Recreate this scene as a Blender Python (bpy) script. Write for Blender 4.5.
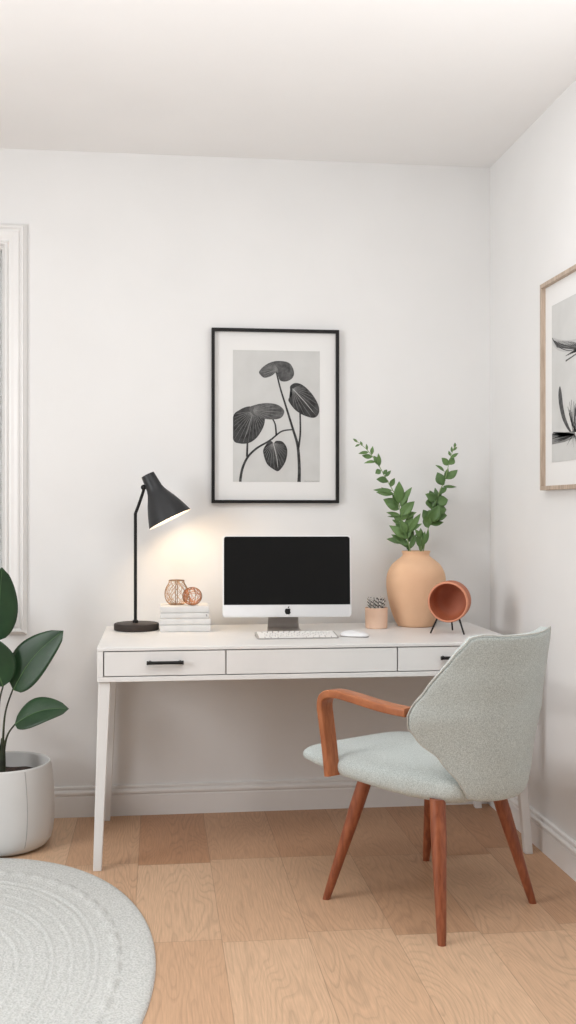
import bpy, bmesh, math, random
from mathutils import Vector, Matrix, noise
random.seed(7)
PI = math.pi
R = math.radians
sc = bpy.context.scene
for o in list(bpy.data.objects):
    bpy.data.objects.remove(o)
COL = sc.collection

# ------------------------------------------------------------------ camera
YAW = R(6.89)
cam_d = bpy.data.cameras.new('camera')
cam = bpy.data.objects.new('camera', cam_d); COL.objects.link(cam)
cam.location = (0, -4.3, 1.205)
cam.rotation_euler = (R(90), 0, -YAW)
cam_d.sensor_fit = 'VERTICAL'
cam_d.sensor_height = 36.0
cam_d.lens = 36.0 * 1076.0 / 1024.0
cam_d.shift_y = -2.0 / 1024.0
cam_d.clip_start = 0.05
sc.camera = cam

# ------------------------------------------------------------------ world and lights
sc.view_settings.view_transform = 'Standard'
sc.view_settings.look = 'None'
sc.view_settings.gamma = 1.0
sc.view_settings.use_curve_mapping = False
sc.view_settings.exposure = -0.27
w = bpy.data.worlds.new('daylight'); sc.world = w; w.use_nodes = True
bg = w.node_tree.nodes['Background']
bg.inputs[0].default_value = (0.93, 0.965, 1.0, 1)
bg.inputs[1].default_value = 0.10

def area(name, loc, target, sx, sy, power, color):
    d = bpy.data.lights.new(name, 'AREA'); d.shape = 'RECTANGLE'; d.size = sx; d.size_y = sy
    d.energy = power; d.color = color
    o = bpy.data.objects.new(name, d); COL.objects.link(o)
    o.location = loc
    o.rotation_euler = (Vector(target) - Vector(loc)).to_track_quat('-Z', 'Y').to_euler()
    return o
area('window_daylight', (-2.25, -2.35, 1.62), (1.358, -1.75, 1.0), 1.1, 1.2, 60, (0.97, 0.985, 1.0))
area('overhead_fill', (0.45, -2.1, 2.60), (0.45, -2.1, 0), 1.5, 1.1, 23, (0.96, 0.98, 1.0))  # added fill from above, out of view, no fixture behind it
area('upward_fill', (0.3, -2.5, 1.5), (0.3, -2.35, 2.615), 2.0, 1.8, 24, (0.97, 0.985, 1.0))  # added upward fill that brightens the ceiling, no lamp body

# ------------------------------------------------------------------ material helpers
def new_mat(name, color, rough=0.6, metal=0.0, spec=0.5):
    m = bpy.data.materials.new(name); m.use_nodes = True
    b = m.node_tree.nodes['Principled BSDF']
    b.inputs['Base Color'].default_value = (*color, 1)
    b.inputs['Roughness'].default_value = rough
    b.inputs['Metallic'].default_value = metal
    b.inputs['Specular IOR Level'].default_value = spec
    return m
def nd(m, t, **kw):
    n = m.node_tree.nodes.new(t)
    for k, v in kw.items():
        setattr(n, k, v)
    return n
def ln(m, a, b):
    m.node_tree.links.new(a, b)
def add_noise(m, c1, c2, scale=20, detail=4, bump=0.0, dist=0.002, stretch=(1, 1, 1), bscale=None, lo=0.35, hi=0.65):
    """colour variation between c1 and c2 and a fine bump, both from noise in object space"""
    b = m.node_tree.nodes['Principled BSDF']
    tc = nd(m, 'ShaderNodeTexCoord'); mp = nd(m, 'ShaderNodeMapping'); mp.inputs['Scale'].default_value = stretch
    ln(m, tc.outputs['Object'], mp.inputs[0])
    n = nd(m, 'ShaderNodeTexNoise'); n.inputs['Scale'].default_value = scale; n.inputs['Detail'].default_value = detail
    ln(m, mp.outputs[0], n.inputs['Vector'])
    r = nd(m, 'ShaderNodeValToRGB')
    r.color_ramp.elements[0].position = lo; r.color_ramp.elements[1].position = hi
    r.color_ramp.elements[0].color = (*c1, 1); r.color_ramp.elements[1].color = (*c2, 1)
    ln(m, n.outputs[0], r.inputs[0]); ln(m, r.outputs[0], b.inputs['Base Color'])
    if bump:
        n2 = n
        if bscale:
            n2 = nd(m, 'ShaderNodeTexNoise'); n2.inputs['Scale'].default_value = bscale; n2.inputs['Detail'].default_value = 3
            ln(m, mp.outputs[0], n2.inputs['Vector'])
        bp = nd(m, 'ShaderNodeBump'); bp.inputs['Strength'].default_value = bump; bp.inputs['Distance'].default_value = dist
        ln(m, n2.outputs[0], bp.inputs['Height']); ln(m, bp.outputs[0], b.inputs['Normal'])
    return m

M = {}
M['wall'] = add_noise(new_mat('wall_paint', (0.8, 0.79, 0.77), 0.9, spec=0.2), (0.80, 0.795, 0.785), (0.82, 0.815, 0.805), 3, bump=0.08, dist=0.001, bscale=160)
M['ceiling'] = add_noise(new_mat('ceiling_paint', (0.84, 0.82, 0.80), 0.95, spec=0.1), (0.85, 0.84, 0.83), (0.87, 0.86, 0.85), 2)
M['trim'] = add_noise(new_mat('trim_paint', (0.82, 0.81, 0.79), 0.4), (0.81, 0.80, 0.785), (0.83, 0.82, 0.805), 6)
M['desk'] = add_noise(new_mat('desk_lacquer', (0.84, 0.83, 0.815), 0.35), (0.75, 0.74, 0.725), (0.78, 0.77, 0.755), 5, bump=0.03, dist=0.001, bscale=90)
M['recess'] = add_noise(new_mat('drawer_recess', (0.3, 0.29, 0.28), 0.8), (0.28, 0.27, 0.26), (0.33, 0.32, 0.31), 10)
M['black'] = add_noise(new_mat('black_metal', (0.02, 0.02, 0.02), 0.5, spec=0.22), (0.010, 0.0095, 0.0095), (0.016, 0.015, 0.0145), 30)
M['lampblack'] = add_noise(new_mat('lamp_enamel', (0.03, 0.03, 0.032), 0.42, spec=0.35), (0.022, 0.023, 0.025), (0.030, 0.031, 0.033), 12)
M['lampbase'] = add_noise(new_mat('lamp_base_metal', (0.045, 0.035, 0.03), 0.5, spec=0.25), (0.034, 0.025, 0.021), (0.046, 0.035, 0.030), 20)
M['shadewhite'] = new_mat('shade_white_enamel', (0.9, 0.88, 0.84), 0.5)
M['book'] = add_noise(new_mat('white_book_cover', (0.8, 0.79, 0.775), 0.6), (0.66, 0.65, 0.635), (0.71, 0.70, 0.685), 25)
M['paper'] = add_noise(new_mat('paper_edges', (0.75, 0.73, 0.69), 0.9), (0.68, 0.66, 0.62), (0.8, 0.78, 0.74), 30, stretch=(1, 1, 40))
M['ink'] = new_mat('grey_print_mark', (0.25, 0.25, 0.25), 0.8)
M['copper'] = add_noise(new_mat('rose_gold_wire', (0.62, 0.33, 0.16), 0.32, metal=0.75), (0.42, 0.24, 0.12), (0.58, 0.36, 0.20), 40)
M['copper_dark'] = add_noise(new_mat('aged_wire', (0.30, 0.18, 0.10), 0.4, metal=0.7), (0.24, 0.14, 0.08), (0.36, 0.22, 0.12), 40)
M['copper_red'] = add_noise(new_mat('copper_wire', (0.72, 0.25, 0.11), 0.35, metal=0.7), (0.50, 0.20, 0.09), (0.66, 0.29, 0.14), 40)
M['alu'] = add_noise(new_mat('white_aluminium', (0.80, 0.80, 0.81), 0.35, metal=0.0), (0.76, 0.76, 0.765), (0.79, 0.79, 0.795), 15)
M['alu_grey'] = add_noise(new_mat('grey_aluminium', (0.42, 0.39, 0.37), 0.38, metal=0.6), (0.40, 0.37, 0.35), (0.47, 0.44, 0.42), 15)
M['screen'] = new_mat('dark_screen_glass', (0.011, 0.011, 0.011), 0.35, spec=0.10)
M['logo'] = new_mat('black_logo', (0.01, 0.01, 0.01), 0.3)
M['key'] = add_noise(new_mat('white_keycap', (0.83, 0.82, 0.80), 0.5), (0.81, 0.80, 0.78), (0.85, 0.84, 0.82), 30)
M['keyplate'] = add_noise(new_mat('key_plate', (0.38, 0.36, 0.34), 0.4), (0.36, 0.34, 0.32), (0.42, 0.40, 0.38), 30)
M['vase'] = add_noise(new_mat('peach_clay', (0.72, 0.42, 0.24), 0.72), (0.74, 0.46, 0.285), (0.79, 0.51, 0.325), 7, bump=0.12, dist=0.002, bscale=120)
M['cup'] = add_noise(new_mat('pale_pink_clay', (0.80, 0.56, 0.42), 0.7), (0.77, 0.53, 0.39), (0.82, 0.58, 0.44), 10, bump=0.1, dist=0.001, bscale=150)
M['terracotta'] = add_noise(new_mat('terracotta_clay', (0.52, 0.17, 0.085), 0.6), (0.42, 0.125, 0.058), (0.50, 0.165, 0.082), 9, bump=0.12, dist=0.002, bscale=130)
M['terra_rim'] = add_noise(new_mat('terracotta_rim', (0.66, 0.27, 0.16), 0.6), (0.63, 0.25, 0.145), (0.70, 0.30, 0.18), 9)
M['potwhite'] = add_noise(new_mat('white_ceramic', (0.74, 0.735, 0.72), 0.42), (0.64, 0.635, 0.62), (0.68, 0.675, 0.66), 4)
M['seamgrey'] = new_mat('pot_seam', (0.35, 0.34, 0.33), 0.8)
M['soil'] = add_noise(new_mat('dark_soil', (0.05, 0.03, 0.02), 0.95), (0.022, 0.013, 0.010), (0.085, 0.052, 0.038), 60, bump=0.8, dist=0.01)
M['stem_dark'] = add_noise(new_mat('dark_plant_stem', (0.03, 0.035, 0.02), 0.5), (0.02, 0.022, 0.013), (0.045, 0.06, 0.03), 25)
M['mat_board'] = new_mat('white_mat_board', (0.80, 0.795, 0.78), 0.85, spec=0.2)
M['print'] = add_noise(new_mat('pale_grey_print', (0.60, 0.60, 0.585), 0.9, spec=0.1), (0.585, 0.585, 0.57), (0.62, 0.62, 0.605), 12)
M['draw_dark'] = add_noise(new_mat('charcoal_drawing', (0.08, 0.08, 0.08), 0.9, spec=0.1), (0.035, 0.035, 0.035), (0.085, 0.085, 0.085), 50, lo=0.3, hi=0.7)
M['draw_mid'] = add_noise(new_mat('grey_drawing', (0.16, 0.16, 0.16), 0.9, spec=0.1), (0.065, 0.065, 0.065), (0.15, 0.15, 0.15), 60, lo=0.3, hi=0.7)
M['draw_vein'] = new_mat('light_vein_drawing', (0.24, 0.24, 0.235), 0.9, spec=0.1)
M['draw_light'] = new_mat('pale_vein_drawing', (0.5, 0.5, 0.49), 0.9, spec=0.1)
M['oakframe'] = add_noise(new_mat('oak_frame_wood', (0.50, 0.34, 0.22), 0.6), (0.40, 0.31, 0.235), (0.54, 0.43, 0.34), 18, stretch=(6, 6, 0.6), bump=0.1, dist=0.001)

# fabric: pale grey green, tight weave
def fabric():
    m = new_mat('grey_green_fabric', (0.47, 0.49, 0.46), 0.95, spec=0.15)
    b = m.node_tree.nodes['Principled BSDF']
    b.inputs['Sheen Weight'].default_value = 0.25; b.inputs['Sheen Roughness'].default_value = 0.5
    tc = nd(m, 'ShaderNodeTexCoord')
    n = nd(m, 'ShaderNodeTexNoise'); n.inputs['Scale'].default_value = 330; n.inputs['Detail'].default_value = 3
    ln(m, tc.outputs['Object'], n.inputs['Vector'])
    r = nd(m, 'ShaderNodeValToRGB')
    r.color_ramp.elements[0].position = 0.30; r.color_ramp.elements[1].position = 0.72
    r.color_ramp.elements[0].color = (0.36, 0.405, 0.39, 1); r.color_ramp.elements[1].color = (0.66, 0.71, 0.69, 1)
    ln(m, n.outputs[0], r.inputs[0]); ln(m, r.outputs[0], b.inputs['Base Color'])
    bp = nd(m, 'ShaderNodeBump'); bp.inputs['Strength'].default_value = 0.5; bp.inputs['Distance'].default_value = 0.0025
    ln(m, n.outputs[0], bp.inputs['Height']); ln(m, bp.outputs[0], b.inputs['Normal'])
    return m
M['fabric'] = fabric()
M['piping'] = add_noise(new_mat('cream_piping', (0.6, 0.59, 0.54), 0.9), (0.42, 0.42, 0.39), (0.55, 0.55, 0.51), 200)

def wood(name, c1, c2, scale, stretch):
    m = new_mat(name, c1, 0.38)
    b = m.node_tree.nodes['Principled BSDF']
    tc = nd(m, 'ShaderNodeTexCoord'); mp = nd(m, 'ShaderNodeMapping'); mp.inputs['Scale'].default_value = stretch
    ln(m, tc.outputs['Object'], mp.inputs[0])
    wv = nd(m, 'ShaderNodeTexNoise'); wv.inputs['Scale'].default_value = scale; wv.inputs['Detail'].default_value = 6; wv.inputs['Distortion'].default_value = 0.6
    ln(m, mp.outputs[0], wv.inputs['Vector'])
    r = nd(m, 'ShaderNodeValToRGB'); r.color_ramp.elements[0].position = 0.32; r.color_ramp.elements[1].position = 0.7
    r.color_ramp.elements[0].color = (*c1, 1); r.color_ramp.elements[1].color = (*c2, 1)
    ln(m, wv.outputs[0], r.inputs[0]); ln(m, r.outputs[0], b.inputs['Base Color'])
    return m
M['walnut'] = wood('reddish_walnut', (0.20, 0.052, 0.022), (0.36, 0.115, 0.05), 14, (5, 5, 0.9))
M['armwood'] = wood('warm_teak', (0.30, 0.092, 0.033), (0.46, 0.165, 0.066), 14, (7, 1.2, 1.2))

# glossy leaves
def leaf_mat(name, c1, c2, rough):
    m = new_mat(name, c1, rough)
    add_noise(m, c1, c2, 9, detail=3, bump=0.15, dist=0.003, bscale=40)
    return m
M['leaf_big'] = leaf_mat('dark_glossy_leaf', (0.009, 0.034, 0.012), (0.019, 0.060, 0.020), 0.42)
M['leaf_rib'] = new_mat('pale_leaf_rib', (0.07, 0.14, 0.05), 0.5)
M['leaf_small'] = leaf_mat('soft_green_leaf', (0.065, 0.135, 0.036), (0.125, 0.225, 0.066), 0.5)
M['stem_green'] = new_mat('pale_green_stem', (0.24, 0.33, 0.13), 0.6)

# striped straws
def stripes():
    m = new_mat('black_white_stripes', (0.8, 0.8, 0.8), 0.6)
    b = m.node_tree.nodes['Principled BSDF']
    tc = nd(m, 'ShaderNodeTexCoord')
    wv = nd(m, 'ShaderNodeTexWave'); wv.wave_type = 'BANDS'; wv.bands_direction = 'DIAGONAL'
    wv.inputs['Scale'].default_value = 45; wv.inputs['Distortion'].default_value = 0.5
    ln(m, tc.outputs['Object'], wv.inputs['Vector'])
    r = nd(m, 'ShaderNodeValToRGB'); r.color_ramp.elements[0].position = 0.34; r.color_ramp.elements[1].position = 0.44
    r.color_ramp.elements[0].color = (0.03, 0.028, 0.026, 1); r.color_ramp.elements[1].color = (0.8, 0.77, 0.73, 1)
    ln(m, wv.outputs[0], r.inputs[0]); ln(m, r.outputs[0], b.inputs['Base Color'])
    return m
M['stripes'] = stripes()

# oak floor planks: each plank is a face that carries a tone (wood plus painted shade), id and edge distances
PLANK_W = 0.245
def floor_mat():
    m = new_mat('light_oak_planks', (0.6, 0.4, 0.26), 0.45, spec=0.35)
    b = m.node_tree.nodes['Principled BSDF']
    def math_(op, a, b_=None, c=None):
        n = nd(m, 'ShaderNodeMath', operation=op)
        for i, v in enumerate((a, b_, c)):
            if v is None: continue
            if isinstance(v, (int, float)): n.inputs[i].default_value = v
            else: ln(m, v, n.inputs[i])
        return n.outputs[0]
    tc = nd(m, 'ShaderNodeTexCoord'); sp = nd(m, 'ShaderNodeSeparateXYZ'); ln(m, tc.outputs['Object'], sp.inputs[0])
    x, y = sp.outputs[0], sp.outputs[1]
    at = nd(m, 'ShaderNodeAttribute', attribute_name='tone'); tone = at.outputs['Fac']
    ai = nd(m, 'ShaderNodeAttribute', attribute_name='plank_id'); pid = ai.outputs['Fac']
    uv = nd(m, 'ShaderNodeUVMap', uv_map='plank_edge'); us = nd(m, 'ShaderNodeSeparateXYZ'); ln(m, uv.outputs[0], us.inputs[0])
    al = nd(m, 'ShaderNodeAttribute', attribute_name='plank_length')
    ex = math_('MULTIPLY', math_('MINIMUM', us.outputs[0], math_('SUBTRACT', 1.0, us.outputs[0])), PLANK_W)
    ey = math_('MULTIPLY', math_('MINIMUM', us.outputs[1], math_('SUBTRACT', 1.0, us.outputs[1])), al.outputs['Fac'])
    e = math_('MINIMUM', ex, ey)
    seam = nd(m, 'ShaderNodeMapRange'); seam.inputs['From Min'].default_value = 0.0004; seam.inputs['From Max'].default_value = 0.0016
    ln(m, e, seam.inputs['Value'])
    # cathedral grain: thin contour lines of a stretched noise, shifted per plank
    cb2 = nd(m, 'ShaderNodeCombineXYZ')
    ln(m, math_('ADD', math_('MULTIPLY', x, 6.5), math_('MULTIPLY', pid, 7.3)), cb2.inputs[0])
    ln(m, math_('ADD', math_('MULTIPLY', y, 1.1), math_('MULTIPLY', pid, 3.1)), cb2.inputs[1])
    n1 = nd(m, 'ShaderNodeTexNoise'); n1.inputs['Scale'].default_value = 1.0; n1.inputs['Detail'].default_value = 2.0; n1.inputs['Roughness'].default_value = 0.35
    ln(m, cb2.outputs[0], n1.inputs['Vector'])
    rings = math_('FRACT', math_('MULTIPLY', n1.outputs[0], 34.0))
    rl = nd(m, 'ShaderNodeValToRGB'); cr = rl.color_ramp
    cr.elements[0].position = 0.0; cr.elements[0].color = (0.5, 0.5, 0.5, 1)
    cr.elements[1].position = 0.35; cr.elements[1].color = (1, 1, 1, 1)
    el = cr.elements.new(0.9); el.color = (0.88, 0.88, 0.88, 1)
    el = cr.elements.new(1.0); el.color = (0.5, 0.5, 0.5, 1)
    ln(m, rings, rl.inputs[0])
    cb3 = nd(m, 'ShaderNodeCombineXYZ')
    ln(m, math_('ADD', math_('MULTIPLY', x, 150.0), math_('MULTIPLY', pid, 11.0)), cb3.inputs[0])
    ln(m, math_('MULTIPLY', y, 7.0), cb3.inputs[1])
    n2 = nd(m, 'ShaderNodeTexNoise'); n2.inputs['Scale'].default_value = 1.6; n2.inputs['Detail'].default_value = 4
    ln(m, cb3.outputs[0], n2.inputs['Vector'])
    # where the open grain shows strongly and where the wood is calm
    n3 = nd(m, 'ShaderNodeTexNoise'); n3.inputs['Scale'].default_value = 0.9; n3.inputs['Detail'].default_value = 1
    ln(m, cb2.outputs[0], n3.inputs['Vector'])
    gs = nd(m, 'ShaderNodeMapRange'); gs.inputs['From Min'].default_value = 0.3; gs.inputs['From Max'].default_value = 0.7
    gs.inputs['To Min'].default_value = 0.15; gs.inputs['To Max'].default_value = 0.45
    ln(m, n3.outputs[0], gs.inputs['Value'])
    base = nd(m, 'ShaderNodeValToRGB')
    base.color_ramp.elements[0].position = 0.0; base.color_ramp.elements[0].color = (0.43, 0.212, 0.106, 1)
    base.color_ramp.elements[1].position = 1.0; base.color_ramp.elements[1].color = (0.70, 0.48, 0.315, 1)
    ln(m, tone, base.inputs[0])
    dark = nd(m, 'ShaderNodeMixRGB', blend_type='MULTIPLY')
    ln(m, gs.outputs[0], dark.inputs[0]); ln(m, base.outputs[0], dark.inputs[1]); ln(m, rl.outputs[0], dark.inputs[2])
    g2 = nd(m, 'ShaderNodeMapRange'); g2.inputs['From Min'].default_value = 0.3; g2.inputs['From Max'].default_value = 0.7
    g2.inputs['To Min'].default_value = 0.86; g2.inputs['To Max'].default_value = 1.06
    ln(m, n2.outputs[0], g2.inputs['Value'])
    d2 = nd(m, 'ShaderNodeMixRGB', blend_type='MULTIPLY'); d2.inputs[0].default_value = 1.0
    ln(m, dark.outputs[0], d2.inputs[1]); ln(m, g2.outputs[0], d2.inputs[2])
    sm = nd(m, 'ShaderNodeMixRGB', blend_type='MULTIPLY'); sm.inputs[0].default_value = 1.0
    sr = nd(m, 'ShaderNodeMapRange'); sr.inputs['To Min'].default_value = 0.66; sr.inputs['To Max'].default_value = 1.0
    ln(m, seam.outputs[0], sr.inputs['Value']); ln(m, d2.outputs[0], sm.inputs[1]); ln(m, sr.outputs[0], sm.inputs[2])
    ln(m, sm.outputs[0], b.inputs['Base Color'])
    bp = nd(m, 'ShaderNodeBump'); bp.inputs['Strength'].default_value = 0.12; bp.inputs['Distance'].default_value = 0.001
    ln(m, rl.outputs[0], bp.inputs['Height']); ln(m, bp.outputs[0], b.inputs['Normal'])
    return m
M['floor'] = floor_mat()

# rug wool
M['rug'] = add_noise(new_mat('pale_grey_wool', (0.58, 0.59, 0.57), 1.0, spec=0.05), (0.52, 0.53, 0.51), (0.68, 0.685, 0.665), 170, detail=3, bump=0.7, dist=0.006)

# ------------------------------------------------------------------ mesh helpers
def finish(name, bm, mats, parent=None, smooth=True, sharp=40, loc=None):
    bmesh.ops.recalc_face_normals(bm, faces=bm.faces)
    me = bpy.data.meshes.new(name); bm.to_mesh(me); bm.free()
    if not isinstance(mats, (list, tuple)): mats = [mats]
    for m in mats: me.materials.append(m)
    if smooth:
        me.shade_smooth()
        if sharp: me.set_sharp_from_angle(angle=R(sharp))
    o = bpy.data.objects.new(name, me); COL.objects.link(o)
    if parent: o.parent = parent
    if loc: o.location = loc
    return o
def thing(name, label, cat, loc=(0, 0, 0), rz=0, group=None):
    o = bpy.data.objects.new(name, None); COL.objects.link(o)
    o.empty_display_size = 0.05
    o.location = loc; o.rotation_euler = (0, 0, rz)
    o['label'] = label; o['category'] = cat
    if group: o['group'] = group
    return o
def tag(o, label, cat, group=None):
    o['label'] = label; o['category'] = cat
    if group: o['group'] = group
    return o
def bevel_mod(o, wd=0.003, seg=2, ang=35):
    b = o.modifiers.new('bevel', 'BEVEL'); b.width = wd; b.segments = seg; b.limit_method = 'ANGLE'; b.angle_limit = R(ang)
    return o
def box(bm, x0, x1, y0, y1, z0, z1, mi=0):
    vs = [bm.verts.new(p) for p in ((x0,y0,z0),(x1,y0,z0),(x1,y1,z0),(x0,y1,z0),(x0,y0,z1),(x1,y0,z1),(x1,y1,z1),(x0,y1,z1))]
    for f in ((0,3,2,1),(4,5,6,7),(0,1,5,4),(1,2,6,5),(2,3,7,6),(3,0,4,7)):
        bm.faces.new([vs[i] for i in f]).material_index = mi
    return vs
def loft(bm, rings, cap=True, closed=True, mi=0):
    rv = [[bm.verts.new(p) for p in r] for r in rings]
    n = len(rings[0])
    for a, b in zip(rv[:-1], rv[1:]):
        for i in range(n if closed else n - 1):
            j = (i + 1) % n
            bm.faces.new((a[i], a[j], b[j], b[i])).material_index = mi
    if cap:
        bm.faces.new(rv[0][::-1]).material_index = mi; bm.faces.new(rv[-1]).material_index = mi
    return rv
def lathe(bm, prof, seg=48, mat=None, mi=0, cap=True):
    """prof: list of (r, z); closed at both ends when r>0"""
    rings = [[Vector((r*math.cos(2*PI*i/seg), r*math.sin(2*PI*i/seg), z)) for i in range(seg)] for r, z in prof]
    if mat: rings = [[mat @ p for p in r] for r in rings]
    loft(bm, rings, cap=cap, mi=mi)
def smooth_pts(pts, n=8):
    P = [Vector(p) for p in pts]
    if len(P) < 3: return P
    out = []
    for i in range(len(P) - 1):
        p0 = P[max(i-1, 0)]; p1 = P[i]; p2 = P[i+1]; p3 = P[min(i+2, len(P)-1)]
        for k in range(n):
            t = k / n
            out.append(0.5*((2*p1) + (-p0+p2)*t + (2*p0-5*p1+4*p2-p3)*t*t + (-p0+3*p1-3*p2+p3)*t**3))
    out.append(P[-1])
    return out
def lerp_list(v, n):
    out = []
    for i in range(n):
        t = i/(n-1)*(len(v)-1); k = min(int(t), len(v)-2); f = t-k
        out.append(v[k]*(1-f)+v[k+1]*f)
    return out
def tube(bm, pts, rad, seg=8, n=6, mi=0, closed=False):
    P = smooth_pts(pts, n) if n > 1 else [Vector(p) for p in pts]
    rr = [rad]*len(P) if isinstance(rad, (int, float)) else lerp_list(rad, len(P))
    t0 = (P[1]-P[0]).normalized()
    up = Vector((0,0,1)) if abs(t0.z) < 0.9 else Vector((1,0,0))
    nrm = (up - t0*up.dot(t0)).normalized()
    rings = []
    for i, p in enumerate(P):
        if closed: t = (P[(i+1) % len(P)]-P[i-1]).normalized()
        else: t = (P[min(i+1, len(P)-1)]-P[max(i-1, 0)]).normalized()
        nrm = (nrm - t*nrm.dot(t)).normalized(); bn = t.cross(nrm)
        rings.append([p + (nrm*math.cos(2*PI*k/seg)+bn*math.sin(2*PI*k/seg))*rr[i] for k in range(seg)])
    if closed: rings.append(rings[0]); loft(bm, rings, cap=False, mi=mi)
    else: loft(bm, rings, mi=mi)
def rounded_rect(w_, h_, r, seg=5):
    out = []
    for cx, cy, a0 in ((w_/2-r, h_/2-r, 0), (-w_/2+r, h_/2-r, 90), (-w_/2+r, -h_/2+r, 180), (w_/2-r, -h_/2+r, 270)):
        for k in range(seg+1):
            a = R(a0+90*k/seg); out.append((cx+r*math.cos(a), cy+r*math.sin(a)))
    return out
def prism(bm, pts2, d0, d1, plane='xz', mi=0):
    """extrude a 2-D outline; plane xz extrudes along y, xy along z, yz along x"""
    def mk(p, d):
        return (p[0], d, p[1]) if plane == 'xz' else ((p[0], p[1], d) if plane == 'xy' else (d, p[0], p[1]))
    a = [bm.verts.new(mk(p, d0)) for p in pts2]; b = [bm.verts.new(mk(p, d1)) for p in pts2]
    n = len(pts2)
    for i in range(n):
        j = (i+1) % n
        bm.faces.new((a[i], a[j], b[j], b[i])).material_index = mi
    f1 = bm.faces.new(a[::-1]); f2 = bm.faces.new(b); f1.material_index = mi; f2.material_index = mi
    bmesh.ops.triangulate(bm, faces=[f1, f2])
def smooth2(pts, n=4):
    """closed Catmull-Rom in 2-D"""
    P = [Vector((p[0], p[1])) for p in pts]; out = []; m = len(P)
    for i in range(m):
        p0, p1, p2, p3 = P[i-1], P[i], P[(i+1) % m], P[(i+2) % m]
        for k in range(n):
            t = k/n
            q = 0.5*((2*p1)+(-p0+p2)*t+(2*p0-5*p1+4*p2-p3)*t*t+(-p0+3*p1-3*p2+p3)*t**3)
            out.append((q.x, q.y))
    return out
def structure(o):
    o['kind'] = 'structure'; return o

# ------------------------------------------------------------------ the room
XR, XL, YF, H = 1.358, -2.3, -6.2, 2.615
def build_floor():
    bm = bmesh.new()
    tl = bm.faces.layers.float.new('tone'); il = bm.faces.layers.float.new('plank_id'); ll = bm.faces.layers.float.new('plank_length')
    ul = bm.loops.layers.uv.new('plank_edge')
    rnd = random.Random(21)
    # tones of the boards that lie in view, varied, and darkened toward the back wall as painted shade: row (counted from the desk's left end) and place from the back wall
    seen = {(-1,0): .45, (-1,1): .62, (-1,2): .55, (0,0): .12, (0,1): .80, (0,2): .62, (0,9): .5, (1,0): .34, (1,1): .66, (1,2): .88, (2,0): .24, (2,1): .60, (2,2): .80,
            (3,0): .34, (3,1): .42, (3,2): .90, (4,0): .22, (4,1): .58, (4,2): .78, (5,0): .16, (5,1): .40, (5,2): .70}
    X0, X1 = XL-0.12, XR+0.12
    r = -10
    while True:
        xa, xb = max(X0, -0.067+PLANK_W*r), min(X1, -0.067+PLANK_W*(r+1))
        if -0.067+PLANK_W*r > X1: break
        if xb > xa:
            ya = 0.15; n = 0; joint = -0.60+rnd.uniform(-.05, .03)
            while ya > YF:
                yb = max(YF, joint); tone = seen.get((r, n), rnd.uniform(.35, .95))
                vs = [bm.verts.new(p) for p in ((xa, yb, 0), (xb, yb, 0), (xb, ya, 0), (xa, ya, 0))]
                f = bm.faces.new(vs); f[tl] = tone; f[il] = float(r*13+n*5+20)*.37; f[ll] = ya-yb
                for lp, q_ in zip(f.loops, ((0, 0), (1, 0), (1, 1), (0, 1))): lp[ul].uv = q_
                ya = yb; joint -= .69+rnd.uniform(-.03, .03); n += 1
        r += 1
    # underside and rim
    b_ = [bm.verts.new(p) for p in ((X0, YF, -.1), (X1, YF, -.1), (X1, .15, -.1), (X0, .15, -.1))]
    t_ = [bm.verts.new(p) for p in ((X0, YF, -.0005), (X1, YF, -.0005), (X1, .15, -.0005), (X0, .15, -.0005))]
    bm.faces.new(b_[::-1])
    for i in range(4): bm.faces.new((b_[i], b_[(i+1) % 4], t_[(i+1) % 4], t_[i]))
    me = bpy.data.meshes.new('floor'); bm.to_mesh(me); bm.free(); me.materials.append(M['floor'])
    o = bpy.data.objects.new('floor', me); COL.objects.link(o); structure(o)
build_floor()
bm = bmesh.new(); box(bm, XL-0.12, XR+0.12, YF, 0.15, H, H+0.1); structure(finish('ceiling', bm, M['ceiling'], smooth=False))
bm = bmesh.new(); box(bm, XR, XR+0.12, YF, 0.15, 0, H); structure(finish('wall_right', bm, M['wall'], smooth=False))
# back wall with a window opening at its left
WX0, WX1, WZ0, WZ1 = -1.56, -0.594, 0.805, 2.235
bm = bmesh.new()
box(bm, XL-0.12, WX0, 0, 0.15, 0, H); box(bm, WX1, XR, 0, 0.15, 0, H)
box(bm, WX0, WX1, 0, 0.15, 0, WZ0); box(bm, WX0, WX1, 0, 0.15, WZ1, H)
structure(finish('wall_back', bm, M['wall'], smooth=False))
# left wall (outside the picture) with the opening the daylight comes through
bm = bmesh.new()
LY0, LY1, LZ0, LZ1 = -3.2, -1.6, 0.8, 2.4
box(bm, XL-0.12, XL, -0.0, LY1, 0, H); box(bm, XL-0.12, XL, LY0, LY1, 0, LZ0); box(bm, XL-0.12, XL, LY0, LY1, LZ1, H); box(bm, XL-0.12, XL, YF+2.2, LY0, 0, H)
structure(finish('wall_left', bm, M['wall'], smooth=False))

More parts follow.
